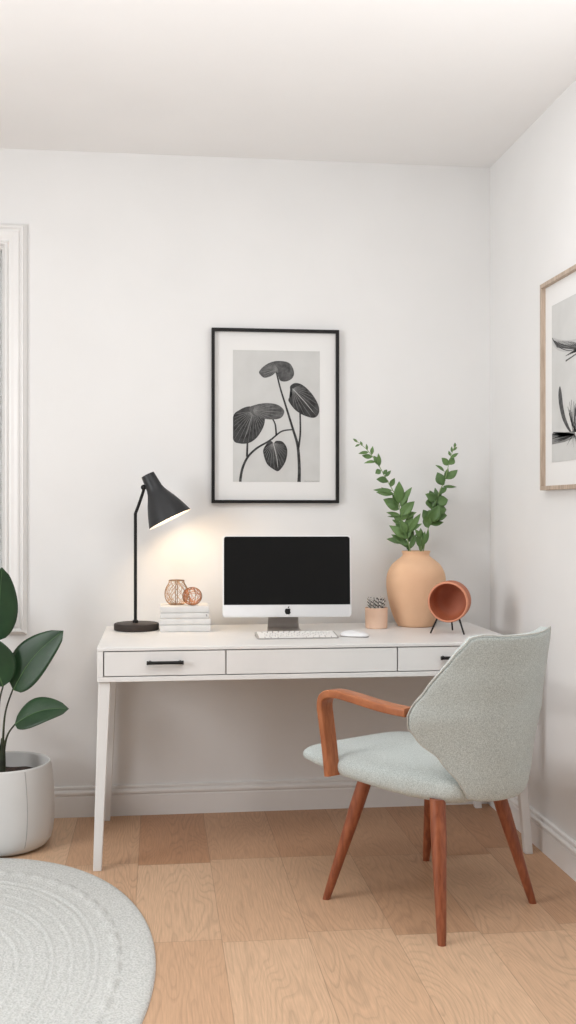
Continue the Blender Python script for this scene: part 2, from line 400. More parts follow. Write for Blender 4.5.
# window_1
win = bpy.data.objects.new('window_1', None); COL.objects.link(win); structure(win)
win.location = ((WX0+WX1)/2, 0, (WZ0+WZ1)/2)
def mitred(name, prof, x0, x1, z0, z1, mat, parent, off):
    """sweep profile (outward distance, depth toward the room) round a rectangle"""
    bm = bmesh.new()
    rings = []
    for sx, sz in ((-1,-1), (1,-1), (1,1), (-1,1)):
        rings.append([Vector(((x1 if sx > 0 else x0) + sx*o_ - off[0], -d - off[1], (z1 if sz > 0 else z0) + sz*o_ - off[2])) for o_, d in prof])
    rings.append(rings[0])
    loft(bm, rings, cap=False, closed=True)
    bmesh.ops.remove_doubles(bm, verts=bm.verts, dist=1e-6)
    return finish(name, bm, mat, parent, smooth=False)
off = win.location
casing = [(0, 0.0), (0, .012), (.004, .020), (.010, .022), (.015, .016), (.019, .011), (.026, .013), (.038, .019), (.050, .022), (.056, .021), (.058, .016), (.062, .016), (.068, .025), (.073, .026), (.077, .018), (.081, .015), (.085, .010), (.085, 0.0)]
mitred('window_casing', casing, WX0, WX1, WZ0, WZ1, M['trim'], win, off)
sash = [(0.0, -.10), (0.0, -.004), (-.004, -.004), (-.010, -.010), (-.012, -.02), (-.012, -.10)]
mitred('window_sash', sash, WX0, WX1, WZ0, WZ1, M['trim'], win, off)
gl = new_mat('window_glass', (0.9, 0.92, 0.92), 0.05); gb = gl.node_tree.nodes['Principled BSDF']; gb.inputs['Transmission Weight'].default_value = 1.0; gb.inputs['IOR'].default_value = 1.1
bm = bmesh.new(); box(bm, WX0+.012-off[0], WX1-.012-off[0], .030, .034, WZ0+.012-off[2], WZ1-.012-off[2]); finish('pane', bm, gl, win, smooth=False)
bm = bmesh.new(); box(bm, WX0+.012-off[0], WX1-.012-off[0], .056, .060, WZ0+.012-off[2], WZ1-.012-off[2])
finish('roller_blind', bm, add_noise(new_mat('grey_blind_cloth', (0.5, 0.5, 0.49), 0.9), (0.80, 0.80, 0.785), (0.84, 0.84, 0.825), 60), win, smooth=False)

# baseboards
bprof = [(0, 0), (.014, 0), (.014, .078), (.011, .082), (.011, .085), (.017, .088), (.018, .096), (.015, .102), (.009, .105), (.009, .109), (.012, .111), (.011, .117), (.004, .119), (0, .119)]
bm = bmesh.new(); loft(bm, [[Vector((x, -d, z)) for d, z in bprof] for x in (XL, XR)]); structure(finish('baseboard_back', bm, M['trim'], smooth=True, sharp=30))
bm = bmesh.new(); loft(bm, [[Vector((XR-d, y, z)) for d, z in bprof] for y in (YF, -0.0)]); structure(finish('baseboard_right', bm, M['trim'], smooth=True, sharp=30))

# ------------------------------------------------------------------ rug (an oval seen from the side, rings and knotted border)
def rug():
    a, b_ = 0.665, 1.065
    rings_at = [(.993, .004), (.763, .005), (.73, .003), (.667, .003), (.592, .006), (.517, .003), (.4625, .005), (.39, .003), (.31, .004), (.23, .003), (.14, .004)]
    bm = bmesh.new(); NR, NT = 150, 420
    def hgt(rho, th):
        h = 0.010
        for c, amp in rings_at[1:]:
            h -= amp*0.62*math.exp(-((rho-c)/.0042)**2)
            h += amp*0.50*math.exp(-((rho-c-.011)/.006)**2)
        # knots of the border
        k = 54*th/(2*PI); f = abs((k % 1)-.5)*2
        h += 0.0062*math.exp(-((rho-.846)/.017)**4)*max(0, 1-(f/.78)**3)
        # radial stitching between the rings
        if .2 < rho < .76:
            cell = math.floor(rho*14); kk = (40+10*cell)*th/(2*PI)+cell*.37; g = abs((kk % 1)-.5)
            h -= 0.0015*math.exp(-(g/.05)**2)
        h += 0.0006*noise.noise(Vector((rho*math.cos(th)*14, rho*math.sin(th)*22, 3)))
        if rho > .965: h *= max(0.0, 1-((rho-.965)/.035)**2)**.5*0.9+0.1
        return h
    c = bm.verts.new((0, 0, hgt(0, 0))); prev = None
    for i in range(1, NR+1):
        rho = i/NR
        if i > NR-6: rho = 1-(NR-i)*0.005
        ring = [bm.verts.new((a*rho*math.cos(2*PI*j/NT), b_*rho*math.sin(2*PI*j/NT), hgt(rho, 2*PI*j/NT))) for j in range(NT)]
        for j in range(NT):
            k = (j+1) % NT
            if prev is None: bm.faces.new((c, ring[j], ring[k]))
            else: bm.faces.new((prev[j], ring[j], ring[k], prev[k]))
        prev = ring
    low = [bm.verts.new((v.co.x, v.co.y, 0.0)) for v in prev]
    for j in range(NT):
        k = (j+1) % NT
        bm.faces.new((prev[j], low[j], low[k], prev[k]))
    bm.faces.new(low[::-1])
    o = finish('rug', bm, M['rug'], smooth=True, sharp=0)
    X, Z = -1.003, 2.65
    o.location = (X*math.cos(YAW)+Z*math.sin(YAW), -4.3-X*math.sin(YAW)+Z*math.cos(YAW), 0.0)
    o.rotation_euler = (0, 0, -YAW)
    tag(o, 'pale grey rounded woven rug with concentric rings on the oak floor', 'rug')
rug()

# ------------------------------------------------------------------ desk
DX0, DX1, DY0, DY1 = -0.2, 1.25, -0.70, -0.03
desk = thing('desk', 'long white desk with three slim drawers and tapered splayed legs', 'desk', ((DX0+DX1)/2, (DY0+DY1)/2, 0))
def dp(name, bm, m, parent=desk, bev=0.002):
    for v in bm.verts: v.co -= desk.location
    o = finish(name, bm, m, parent, smooth=False)
    if bev: bevel_mod(o, bev, 2)
    return o
bm = bmesh.new(); box(bm, DX0, DX1, DY0, DY1, 0.738, 0.750); dp('tabletop', bm, M['desk'])
AZ0, AZ1 = 0.636, 0.7378
bm = bmesh.new()
box(bm, DX0, DX1, DY0+.001, DY1, AZ0, AZ0+.016)
box(bm, DX0, DX0+.020, DY0+.001, DY1, AZ0+.0162, AZ1); box(bm, DX1-.020, DX1, DY0+.001, DY1, AZ0+.0162, AZ1)
box(bm, DX0+.0202, DX1-.0202, DY1-.02, DY1, AZ0+.0162, AZ1)
dvx = [0.226, 0.812]
for x in dvx: box(bm, x-.0015, x+.0015, DY0+.018, DY1-.0202, AZ0+.0162, AZ1)
dp('frame', bm, M['desk'], bev=0.0012)
bm = bmesh.new(); box(bm, DX0+.0205, DX1-.0205, DY0+.022, DY0+.026, AZ0+.0165, AZ1-.0005); dp('recess_panel', bm, M['recess'], bev=0)
dxs = [DX0+.0215, 0.226, 0.812, DX1-.0215]
for i in range(3):
    x0, x1 = dxs[i]+.0022, dxs[i+1]-.0022
    bm = bmesh.new(); box(bm, x0, x1, DY0+.0025, DY0+.0205, AZ0+.0190, AZ1-.0030)
    d = dp('drawer', bm, M['desk'], bev=0.001)
    if i != 1:
        cx = (x0+x1)/2; zc = 0.699
        bm = bmesh.new()
        yb = DY0+.0025
        tube(bm, [(cx-.058, yb-.018, zc), (cx+.058, yb-.018, zc)], .0056, seg=10, n=1)
        for s in (-1, 1):
            tube(bm, [(cx+s*.050, yb+.001, zc), (cx+s*.050, yb-.018, zc)], .0060, seg=10, n=1)
            tube(bm, [(cx+s*.0560, yb-.018, zc), (cx+s*.061, yb-.018, zc)], .0066, seg=10, n=1)
        dp('drawer_handle', bm, M['black'], parent=d, bev=0)
def leg(xt, yt, xf, yf, wt=.040, wf=.028):
    bm = bmesh.new(); rings = []
    for k in range(9):
        t = k/8; x = xt+(xf-xt)*t; y = yt+(yf-yt)*t; z = AZ0-.0002-(AZ0-.0002)*t; hw = (wt+(wf-wt)*t)/2
        rings.append([Vector((x+sx*hw, y+sy*hw, z)) for sx, sy in ((-1,-1), (1,-1), (1,1), (-1,1))])
    loft(bm, rings); dp('leg', bm, M['desk'], bev=0.003)
leg(DX0+.024, DY0+.030, DX0-.001, DY0+.050); leg(DX0+.024, DY1-.030, DX0+.002, DY1-.036)
leg(DX1-.024, DY0+.030, DX1+.040, DY0+.050); leg(DX1-.024, DY1-.030, DX1+.036, DY1-.036)
TOP = 0.750

# ------------------------------------------------------------------ desk lamp
lamp = thing('desk_lamp', 'matt black desk lamp with a lit cone shade and round base on the white desk', 'lamp', (-0.081, -0.175, TOP), -YAW)
bm = bmesh.new(); lathe(bm, [(.0001, 0.0), (.080, 0.0), (.084, .002), (.085, .005), (.085, .021), (.083, .0255), (.079, .027), (.010, .0275), (.0001, .0275)], 64); finish('base', bm, M['lampbase'], lamp)
bm = bmesh.new(); tube(bm, [(-.004, 0, .026), (-.004, 0, .25), (-.004, 0, .441)], .0062, seg=14, n=1); lathe(bm, [(.0001, .0), (.011, .0), (.011, .008), (.0065, .012)], 20, Matrix.Translation((-.004, 0, .027)))
finish('pole', bm, M['black'], lamp)
bm = bmesh.new(); tube(bm, [(-.004, 0, .432), (-.004, 0, .441), (.004, 0, .462), (.0235, 0, .518), (.0275, 0, .536)], .0058, seg=12, n=5); finish('arm', bm, M['black'], lamp)
mouth = Vector((.1275, -.002, .4195)); cap = Vector((.042, 0.002, .589))
ax = (mouth-cap).normalized(); q = ax.to_track_quat('Z', 'Y').to_matrix().to_4x4(); SM = Matrix.Translation(cap) @ q
Ls = (mouth-cap).length
outp = [(0, .0255), (.02, .0263), (.30, .0310), (.38, .0355), (.48, .0450), (.60, .0570), (.75, .0695), (.90, .0805), (1.0, .0870)]
bm = bmesh.new()
prof = [(.0001, .004), (.0235, .004), (.0255, 0.0)] + [(r, t*Ls) for t, r in outp[1:]]
lathe(bm, prof, 56, SM, cap=False)
shade = finish('lamp_shade', bm, M['lampblack'], lamp, sharp=50)
bm = bmesh.new(); lathe(bm, [(.0870, Ls)] + [(r-.0015, t*Ls) for t, r in reversed(outp[2:])] + [(.0001, .30*Ls)], 56, SM, cap=False)
finish('shade_lining', bm, M['shadewhite'], shade, sharp=0)
bm = bmesh.new(); kp = Vector((.0275, -.004, .541))
bmesh.ops.create_uvsphere(bm, u_segments=18, v_segments=12, radius=.0105, matrix=Matrix.Translation(kp))
tube(bm, [kp, kp+Vector((.022, 0, .004))], .006, seg=10, n=1)
finish('knob', bm, M['black'], lamp)
bulbm = bpy.data.materials.new('lit_bulb'); bulbm.use_nodes = True
bb = bulbm.node_tree.nodes['Principled BSDF']; bb.inputs['Emission Color'].default_value = (1.0, .80, .55, 1); bb.inputs['Emission Strength'].default_value = 12
bm = bmesh.new(); bmesh.ops.create_uvsphere(bm, u_segments=20, v_segments=14, radius=.020, matrix=Matrix.Translation(cap+ax*(Ls*.60)))
tube(bm, [cap+ax*(Ls*.31), cap+ax*(Ls*.52)], .012, seg=12, n=1)
finish('bulb', bm, bulbm, lamp)
ld = bpy.data.lights.new('lamp_glow', 'POINT'); ld.energy = 1.6; ld.color = (1.0, .73, .47); ld.shadow_soft_size = 0.025
lo = bpy.data.objects.new('lamp_glow', ld); COL.objects.link(lo); lo.parent = lamp; lo.location = cap+ax*(Ls*.80)

# ------------------------------------------------------------------ books
z = TOP
hs = [.0250, .0235, .0195, .0255]
spec = [(.101, .188, 'thick white book at the bottom of the desk stack, resting on the desktop'),
        (.1015, .189, 'white book second from the bottom of the stack beside the lamp'),
        (.0985, .180, 'thin white book with a small grey mark, under the top book of the stack'),
        (.0995, .180, 'white book topmost of the stack, under the wire ornaments')]
for i, (cx, wd, lab) in enumerate(spec):
    h = hs[i]; dpth = .138-.003*i
    t = thing('book', lab, 'book', (cx, -.199+.001*i, z), R((0.3, -.5, .8, -.4)[i]), 'white books stacked on the desk')
    bm = bmesh.new(); W2, D2, T = wd/2, dpth/2, .0022
    # covers and a spine that faces the room
    box(bm, -W2, W2, -D2+T, D2, 0, T); box(bm, -W2, W2, -D2+T, D2, h-T, h)
    sp = [(-D2+T, 0), (-D2, .003), (-D2-.0008, h/2), (-D2, h-.003), (-D2+T, h), (-D2+2*T, h-T*.5), (-D2+2*T, T*.5)]
    prism(bm, sp, -W2, W2, 'yz')
    bevel_mod(finish('cover', bm, M['book'], t, smooth=False), .0016, 3)
    bm = bmesh.new(); box(bm, -W2+.003, W2-.003, -D2+2*T+.0002, D2-.004, T+.0002, h-T-.0002); finish('page_block', bm, M['paper'], t, smooth=False)
    if i == 2:
        bm = bmesh.new(); box(bm, .080, .0835, -D2-.0014, -D2-.0002, h*.35, h*.72); box(bm, .0785, .0835, -D2-.0014, -D2-.0002, h*.62, h*.72)
        finish('spine_mark', bm, M['ink'], t, smooth=False)
    z += h + .0006
BT = z

# ------------------------------------------------------------------ wire ornaments on the books
def cage(name, label, loc, prof, nm, mats, wires):
    t = thing(name, label, 'ornament', loc, 0)
    bm = bmesh.new()
    for k in range(nm):
        a = 2*PI*k/nm
        def tw(zz): return a + 0.35*math.sin(zz*55+k)
        tube(bm, [(r*math.cos(tw(zz)), r*math.sin(tw(zz)), zz) for r, zz in prof], .00085, seg=5, n=4)
    for k in range(wires):
        a = 2*PI*k/wires; s = 1 if k % 2 else -1
        tube(bm, [(r*math.cos(a+s*i*.42), r*math.sin(a+s*i*.42), zz) for i, (r, zz) in enumerate(prof)], .0007, seg=5, n=4)
    finish('wire_mesh', bm, mats[0], t)
    bm = bmesh.new()
    for r, zz in (prof[0], prof[-1]):
        tube(bm, [(r*math.cos(2*PI*k/28), r*math.sin(2*PI*k/28), zz) for k in range(28)], .0017, seg=6, n=1, closed=True)
    for a in (0, PI/2, PI, 3*PI/2):
        tube(bm, [(r*math.cos(a-.1)*1.01, r*math.sin(a-.1)*1.01, zz) for r, zz in prof], .0015, seg=6, n=4)
    finish('wire_frame', bm, mats[1], t)
    return t
cage('wire_ornament', 'rose gold wire jar with an open neck on top of the books', (.070, -.190, BT+.0018),
     [(.026, 0), (.036, .010), (.0425, .026), (.0435, .044), (.039, .062), (.031, .076), (.028, .084), (.0285, .090)], 22, (M['copper'], M['copper_dark']), 10)
def ball():
    t = thing('wire_ornament', 'small round copper wire ball in front of the wire jar on the books', 'ornament', (.128, -.236, BT), 0)
    r = .0335; c = Vector((0, 0, r+.0012)); bm = bmesh.new()
    rnd = random.Random(3)
    for k in range(15):
        nrm = Vector((rnd.uniform(-1,1), rnd.uniform(-1,1), rnd.uniform(-1,1))).normalized()
        u = nrm.orthogonal().normalized(); v = nrm.cross(u); o_ = rnd.uniform(-.5, .5)*r; rr = math.sqrt(r*r-o_*o_)
        tube(bm, [c+nrm*o_+(u*math.cos(2*PI*i/32)+v*math.sin(2*PI*i/32))*rr for i in range(32)], .0009, seg=5, n=1, closed=True)
    finish('wire_mesh', bm, M['copper_red'], t)
    bm = bmesh.new()
    for ang in (0, 1.2):
        u = Vector((math.cos(ang), math.sin(ang), 0)); v = Vector((0, 0, 1))
        tube(bm, [c+(u*math.cos(2*PI*i/40)*1.08+v*math.sin(2*PI*i/40))*r for i in range(40)], .0013, seg=6, n=1, closed=True)
    finish('wire_frame', bm, M['copper_dark'], t)
ball()

# ------------------------------------------------------------------ computer
comp = thing('computer', 'all-in-one computer with black screen, white chin and grey stand on the desk', 'computer', (.4765, -.33, TOP), R(-4))
TILT = Matrix.Translation((0, 0, .057)) @ Matrix.Rotation(R(-5), 4, 'X')
SW, SH = .479, .303
bm = bmesh.new(); rr = rounded_rect(SW, SH, .012, 6)
rings = []
for y, s in ((-.012, .992), (-.0110, .998), (-.008, 1.0), (.0, 1.0), (.010, .96), (.018, .80), (.022, .5)):
    rings.append([TILT @ Vector((x*s, y, zz*s+SH/2)) for x, zz in rr])
loft(bm, rings); body = finish('display_body', bm, M['alu'], comp, sharp=60)
bm = bmesh.new()
CH = .046
scr = []
for x, zz in rounded_rect(SW-.010, SH-CH-.004, .009, 5):
    scr.append((x, zz+CH+(SH-CH-.004)/2))
scr = [(x, max(zz, CH)) if zz > CH+.02 else ((math.copysign((SW-.010)/2, x), CH)) for x, zz in scr]
u = []
for p in scr:
    if not u or (abs(p[0]-u[-1][0])+abs(p[1]-u[-1][1])) > 1e-5: u.append(p)
prism(bm, u, -.0130, -.0110, 'xz'); bmesh.ops.transform(bm, matrix=TILT, verts=bm.verts)
finish('screen', bm, M['screen'], comp, smooth=False)
bm = bmesh.new(); s = .0235; cz = .0235
apple = [(0,.30),(.15,.36),(.30,.34),(.41,.24),(.34,.13),(.30,0),(.34,-.14),(.45,-.22),(.39,-.38),(.28,-.53),(.17,-.58),(.08,-.55),(0,-.53),(-.08,-.55),(-.17,-.58),(-.29,-.51),(-.41,-.34),(-.47,-.12),(-.46,.10),(-.38,.27),(-.25,.35),(-.12,.34)]
prism(bm, [(x*s+.002, zz*s+cz) for x, zz in apple], -.0135, -.0115, 'xz')
prism(bm, [(x*s+.002, zz*s+cz) for x, zz in [(0,.42),(.02,.56),(.12,.68),(.23,.73),(.22,.58),(.13,.46)]], -.0135, -.0115, 'xz')
bmesh.ops.transform(bm, matrix=TILT, verts=bm.verts)
finish('logo', bm, M['logo'], comp, smooth=False)
bm = bmesh.new()
# bent sheet: foot plate running forward, curved up into the neck behind the display
path = smooth_pts([(-.095, .003), (-.03, .003), (.04, .003), (.085, .004), (.102, .014), (.100, .035), (.075, .09), (.045, .15)], 6)
n = len(path); ringsv = []
for i, p in enumerate(path):
    t = (path[min(i+1, n-1)]-path[max(i-1, 0)]).normalized(); nn = Vector((-t.y, t.x)); hw = .066-.012*i/n
    a = p+nn*.0028; b_ = p-nn*.0028
    ringsv.append([Vector((-hw-.010, a.x, a.y)), Vector((hw-.010, a.x, a.y)), Vector((hw-.010, b_.x, b_.y)), Vector((-hw-.010, b_.x, b_.y))])
loft(bm, ringsv); st = finish('stand', bm, M['alu_grey'], comp, sharp=50)

# ------------------------------------------------------------------ keyboard
kb = thing('keyboard', 'slim white keyboard lying on the desk in front of the computer', 'keyboard', (.492, -.478, TOP), 0)
KM = Matrix.Rotation(R(4.2), 4, 'X')
kw, kd = .290, .118
bm = bmesh.new()
rr = rounded_rect(kw, kd, .008, 5)
rings = [[Vector((x*s_, y*s_, zz if zz < .001 else zz+(y+kd/2)*.075)) for x, y in rr] for zz, s_ in ((0, .985), (.0008, 1.0), (.0040, 1.0), (.0048, .99))]
loft(bm, rings); finish('case', bm, M['keyplate'], kb, sharp=60)
def keymesh(wd, dp_):
    bm = bmesh.new(); rk = rounded_rect(wd, dp_, .002, 2)
    loft(bm, [[Vector((x*s_, y*s_, zz)) for x, y in rk] for zz, s_ in ((0, 1), (.0022, 1), (.0028, .92))])
    bmesh.ops.recalc_face_normals(bm, faces=bm.faces)
    me = bpy.data.meshes.new('key'); bm.to_mesh(me); bm.free(); me.materials.append(M['key']); return me
bm = bmesh.new(); box(bm, -kw/2+.006, kw/2-.006, -kd/2+.006, kd/2-.006, 0, .0005)
for v in bm.verts: v.co.z += .0046+(v.co.y+kd/2)*.075
finish('key_bed', bm, M['keyplate'], kb, smooth=False)
rows = [[1]*14, [1]*13+[1.5], [1.5]+[1]*13, [1.8]+[1]*11+[1.8], [2.3]+[1]*10+[2.3], [1, 1, 1.2, 5.4, 1.2, 1, 1, 1, 1]]
cache = {}
y = kd/2-.007
for ri, row in enumerate(rows):
    kh = .010 if ri == 0 else .0170
    tot = sum(row); unit = (kw-.014-.0034*(len(row)-1))/tot; x = -kw/2+.007
    yc = y-kh/2
    for k in row:
        wk = k*unit; key_ = (round(wk, 4), kh)
        if key_ not in cache: cache[key_] = keymesh(wk, kh)
        o = bpy.data.objects.new('key', cache[key_]); COL.objects.link(o); o.parent = kb
        o.location = (x+wk/2, yc, .0050+(yc+kd/2)*.075); o.rotation_euler = (R(4.29), 0, 0)
        x += wk+.0034
    y -= kh+.0034

# ------------------------------------------------------------------ mouse
bm = bmesh.new(); rings = []
NS = 14
for i in range(NS+1):
    t = i/NS; zz = t
    s_ = math.sqrt(max(0, 1-(t**2.2)))*.98+.0
    rings.append((max(s_, .02), t))
loft(bm, [[Vector((.031*s_*math.copysign(abs(math.cos(a))**.8, math.cos(a)), .056*s_*math.copysign(abs(math.sin(a))**.8, math.sin(a)), .004+.018*t*(1+.12*math.sin(a)))) for a in [2*PI*k/36 for k in range(36)]] for s_, t in rings])
mouse = thing('mouse', 'low white computer mouse on the desk right of the keyboard', 'mouse', (.702, -.490, TOP), R(62))
finish('shell', bm, M['alu'], mouse, sharp=60)
bm = bmesh.new(); loft(bm, [[Vector((.030*s_*math.cos(a), .055*s_*math.sin(a), zz)) for a in [2*PI*k/36 for k in range(36)]] for s_, zz in ((.93, 0), (.96, .0042))]); finish('base', bm, M['keyplate'], mouse)

# ------------------------------------------------------------------ pencil cup with striped sticks
CUP = Vector((.836, -.222, TOP))
bm = bmesh.new()
lathe(bm, [(.0001, 0), (.038, 0), (.0415, .002), (.0425, .008), (.0435, .076), (.0428, .0795), (.0405, .0795), (.0398, .076), (.0390, .006), (.0001, .005)], 48)
o = finish('pencil_cup', bm, M['cup']); o.location = CUP
tag(o, 'small pale pink clay cup holding striped sticks, left of the peach vase', 'cup')
bm = bmesh.new(); tube(bm, [(0, 0, 0), (0, 0, .106)], .0036, seg=8, n=1)
stick_me = None
rnd = random.Random(11)
base_o = None
for i in range(26):
    a = i*2.39996; rr_ = .0075*math.sqrt(i+.5)*.80
    bx, by = rr_*.62*math.cos(a), rr_*.62*math.sin(a)
    tx, ty = min(rr_, .034)*math.cos(a), min(rr_, .034)*math.sin(a)
    if i == 0:
        base_o = finish('striped_stick', bm, M['stripes']); o = base_o
    else:
        o = base_o.copy(); COL.objects.link(o)
    o.location = CUP+Vector((bx, by, .0065))
    d_ = Vector((tx*1.15-bx, ty*1.15-by, .088)); o.rotation_euler = d_.to_track_quat('Z', 'Y').to_euler()
    o.scale = (1, 1, rnd.uniform(.96, 1.08))
    tag(o, 'thin black and white striped stick standing in the pale pink cup', 'stick', 'striped sticks in the pink cup')

# ------------------------------------------------------------------ vase
VS = Vector((1.006, -.165, TOP))
bm = bmesh.new()
vp = smooth_pts([(.066, 0, 0), (.074, 0, .006), (.086, 0, .030), (.101, 0, .072), (.112, 0, .120), (.1165, 0, .165), (.1125, 0, .206), (.095, 0, .240), (.070, 0, .262), (.0545, 0, .274), (.053, 0, .284), (.056, 0, .292)], 4)
prof = [(.0001, 0)] + [(p.x, p.z) for p in vp] + [(.0555, .2945), (.052, .2945), (.0495, .288), (.0495, .272), (.064, .256), (.100, .22), (.106, .165), (.092, .07), (.06, .012), (.0001, .010)]
lathe(bm, prof, 72); o = finish('vase', bm, M['vase'], sharp=60); o.location = VS
tag(o, 'large round peach clay vase with a short neck holding green branches', 'vase')

# branches: stem paths and leaves measured on the plant, units of U metres from the rim centre
U = .00086
def leaf_mesh(bm, base, tip, wd, nrm, fold=.25, droop=.12, mi=0, nseg=8, shape=1.0, rib=None):
    b0, t0 = Vector(base), Vector(tip); ax_ = t0-b0; L = ax_.length; ax_.normalize()
    nrm = Vector(nrm); nrm = (nrm-ax_*nrm.dot(ax_)).normalized(); side = ax_.cross(nrm).normalized()
    cols = []
    for i in range(nseg+1):
        t = i/nseg; wv = wd/2*(math.sin(PI*min(1, t**shape))**.95 if 0 < t < 1 else 0.02)
        c = b0+ax_*(L*t)+nrm*(droop*L*math.sin(PI*t))
        cols.append([c+side*wv*s+nrm*(abs(s)*fold*wv) for s in (-1, -.55, 0, .55, 1)])
    vs = [[bm.verts.new(p) for p in c] for c in cols]
    fs = []
    for i in range(nseg):
        for k in range(4):
            f = bm.faces.new((vs[i][k], vs[i+1][k], vs[i+1][k+1], vs[i][k+1])); f.material_index = mi; fs.append(f)
    if rib:
        tube(bm, [c[2]+nrm*.0002 for c in cols[:-1]], [rib, rib*.3], seg=5, n=1, mi=1)
        tube(bm, [c[2]-nrm*.0012 for c in cols[:-1]], [rib*1.3, rib*.3], seg=5, n=1, mi=1)
def bpnt(u_, v_, y=0): return Vector(((u_-328)*U, y, (535-v_)*U))
def branch(label, stem, leaves, ydir, seed, y0):
    rnd = random.Random(seed)
    t = thing('branch', label, 'branch', VS+Vector((0, 0, .02)), -YAW, 'green leafy branches in the peach vase')
    z0 = .2725
    pts = [bpnt(u_, v_) for u_, v_ in stem]
    L = len(pts)
    P = []
    for i, p in enumerate(pts):
        f = i/(L-1); P.append(Vector((p.x, y0+ydir*f, p.z+z0)))
    inner = Vector((P[0].x*.2, y0*.4, .01))
    bm = bmesh.new(); tube(bm, [inner, P[0]*.98+Vector((0, 0, -.012))]+P, [.0022, .0021, .0019, .0016, .0009], seg=7, n=5)
    finish('stem', bm, M['stem_green'], t)
    bm = bmesh.new()
    for (b0, b1, tu, tv, wd) in leaves:
        f = min(1, max(0, (535-b1)/(535-stem[-1][1]))); yy = y0+ydir*f
        # start each leaf on the stem
        best = min(P, key=lambda p: 0)
        q_ = bpnt(b0, b1); base = Vector((q_.x, yy, q_.z+z0))
        SP = smooth_pts(P, 6); near = min(SP, key=lambda p: (p-base).length); base = near.lerp(base, .55); 
        q2 = bpnt(tu, tv); dy = rnd.uniform(-.35, .35)*(q2-q_).length
        tip = Vector((q2.x, yy+dy, q2.z+z0))
        nr = Vector((rnd.uniform(-.35, .35), -1, rnd.uniform(.0, .7)))
        tube(bm, [near, base], .0006, seg=4, n=1, mi=0)
        tip = base+(tip-base)*1.10
        leaf_mesh(bm, base, tip, wd*U*1.22, nr, fold=rnd.uniform(.1, .5), droop=rnd.uniform(-.08, .12), nseg=8, shape=.85)
        if b1 > 200 and wd > 15:
            tw = base+Vector((rnd.uniform(-.006, .006), rnd.uniform(-.004, .010), rnd.uniform(-.012, .004)))
            dv = Matrix.Rotation(rnd.uniform(-.6, .6), 3, 'Y') @ (tip-base)
            leaf_mesh(bm, tw, tw+dv*rnd.uniform(.6, .9)+Vector((0, rnd.uniform(-.01, .02), 0)), wd*U*rnd.uniform(.7, .95), Vector((rnd.uniform(-.6, .6), -1, rnd.uniform(-.2, .8))), fold=rnd.uniform(.1, .5), droop=rnd.uniform(-.1, .1), nseg=7, shape=.85)
    fo = finish('foliage', bm, M['leaf_small'], t, sharp=0)
    s_ = fo.modifiers.new('thickness', 'SOLIDIFY'); s_.thickness = .0005
    return t
left_stem = [(300,535),(280,450),(258,380),(240,300),(190,210),(150,140),(100,75),(45,30)]
left_leaves = [(55,42,38,26,9),(75,58,70,38,9),(66,52,47,60,8),(100,78,98,50,9),(105,85,64,92,14),(122,108,82,100,20),(125,98,125,62,14),(138,130,90,135,13),(150,145,132,105,22),(152,150,150,96,18),(162,170,140,180,22),(170,185,190,165,14),(180,195,207,170,14),(196,215,146,208,26),(205,240,223,205,20),(215,260,138,255,18),(222,275,150,266,22),(243,335,183,300,44),(245,320,245,225,40),(255,330,300,250,26),(250,375,310,312,40),(252,372,195,358,16),(255,400,222,362,24),(270,430,312,365,24),(285,450,340,370,28),(290,475,212,422,36),(295,505,222,462,30),(265,440,236,408,30),(275,460,252,395,34),(288,480,285,410,36),(300,520,324,462,20),(262,395,285,340,30)]
right_stem = [(362,535),(380,450),(408,360),(435,270),(465,200),(488,110),(512,45)]
right_leaves = [(510,58,511,38,10),(505,75,520,58,10),(496,80,496,56,9),(488,98,482,76,10),(490,110,524,86,15),(482,142,450,110,26),(485,138,505,108,26),(450,168,424,142,12),(472,207,520,165,30),(456,232,432,178,38),(458,240,514,240,12),(445,275,470,245,24),(432,300,376,275,38),(435,300,420,248,18),(428,312,474,300,42),(420,340,378,318,30),(402,405,368,350,42),(415,352,466,345,46),(408,375,466,372,44),(392,425,370,375,34),(398,415,450,402,24),(398,400,430,330,48),(385,330,400,290,40),(420,320,395,262,34),(372,505,384,440,15)]
mid_stem = [(345,535),(346,500),(345,465),(342,440)]
mid_leaves = [(346,525,344,436,34),(344,470,318,436,18),(348,515,360,448,20),(342,510,326,450,16)]
branch('tall green leafy branch leaning left out of the peach vase', left_stem, left_leaves, -.05, 2, -.012)
branch('tall green leafy branch leaning right out of the peach vase', right_stem, right_leaves, .02, 5, .006)
branch('short green sprig standing upright between the two tall branches', mid_stem, mid_leaves, -.025, 9, -.034)

# ------------------------------------------------------------------ terracotta vessel on legs
tv = thing('terracotta_pot', 'open terracotta pot lying sideways on three thin black legs, right of the vase', 'pot', (1.052, -.462, TOP), 0)
d_ = Vector((.44, .89, .03)).normalized()
TM = Matrix.Translation((0, 0, .1175)) @ d_.to_track_quat('Z', 'Y').to_matrix().to_4x4()
bm = bmesh.new()
op = [(.0700, .000), (.0735, .003), (.0745, .010), (.0750, .045), (.0735, .075), (.068, .092), (.056, .101), (.03, .105), (.0001, .106)]
ip = [(.0001, .098), (.03, .097), (.052, .092), (.062, .082), (.0665, .060), (.0675, .010)]
lathe(bm, ip + [(.0680, .001)] + op, 56, TM, cap=False); pot_o = finish('body', bm, M['terracotta'], tv, sharp=60)
bm = bmesh.new(); lathe(bm, [(.0675, .003), (.0680, -.0012), (.0705, -.0022), (.0738, .0008), (.0752, .006), (.0750, .008)], 56, TM, cap=False); finish('rim', bm, M['terra_rim'], tv, sharp=0)
hr = TM @ Vector((0, 0, .02)); side = Vector((d_.y, -d_.x, 0))
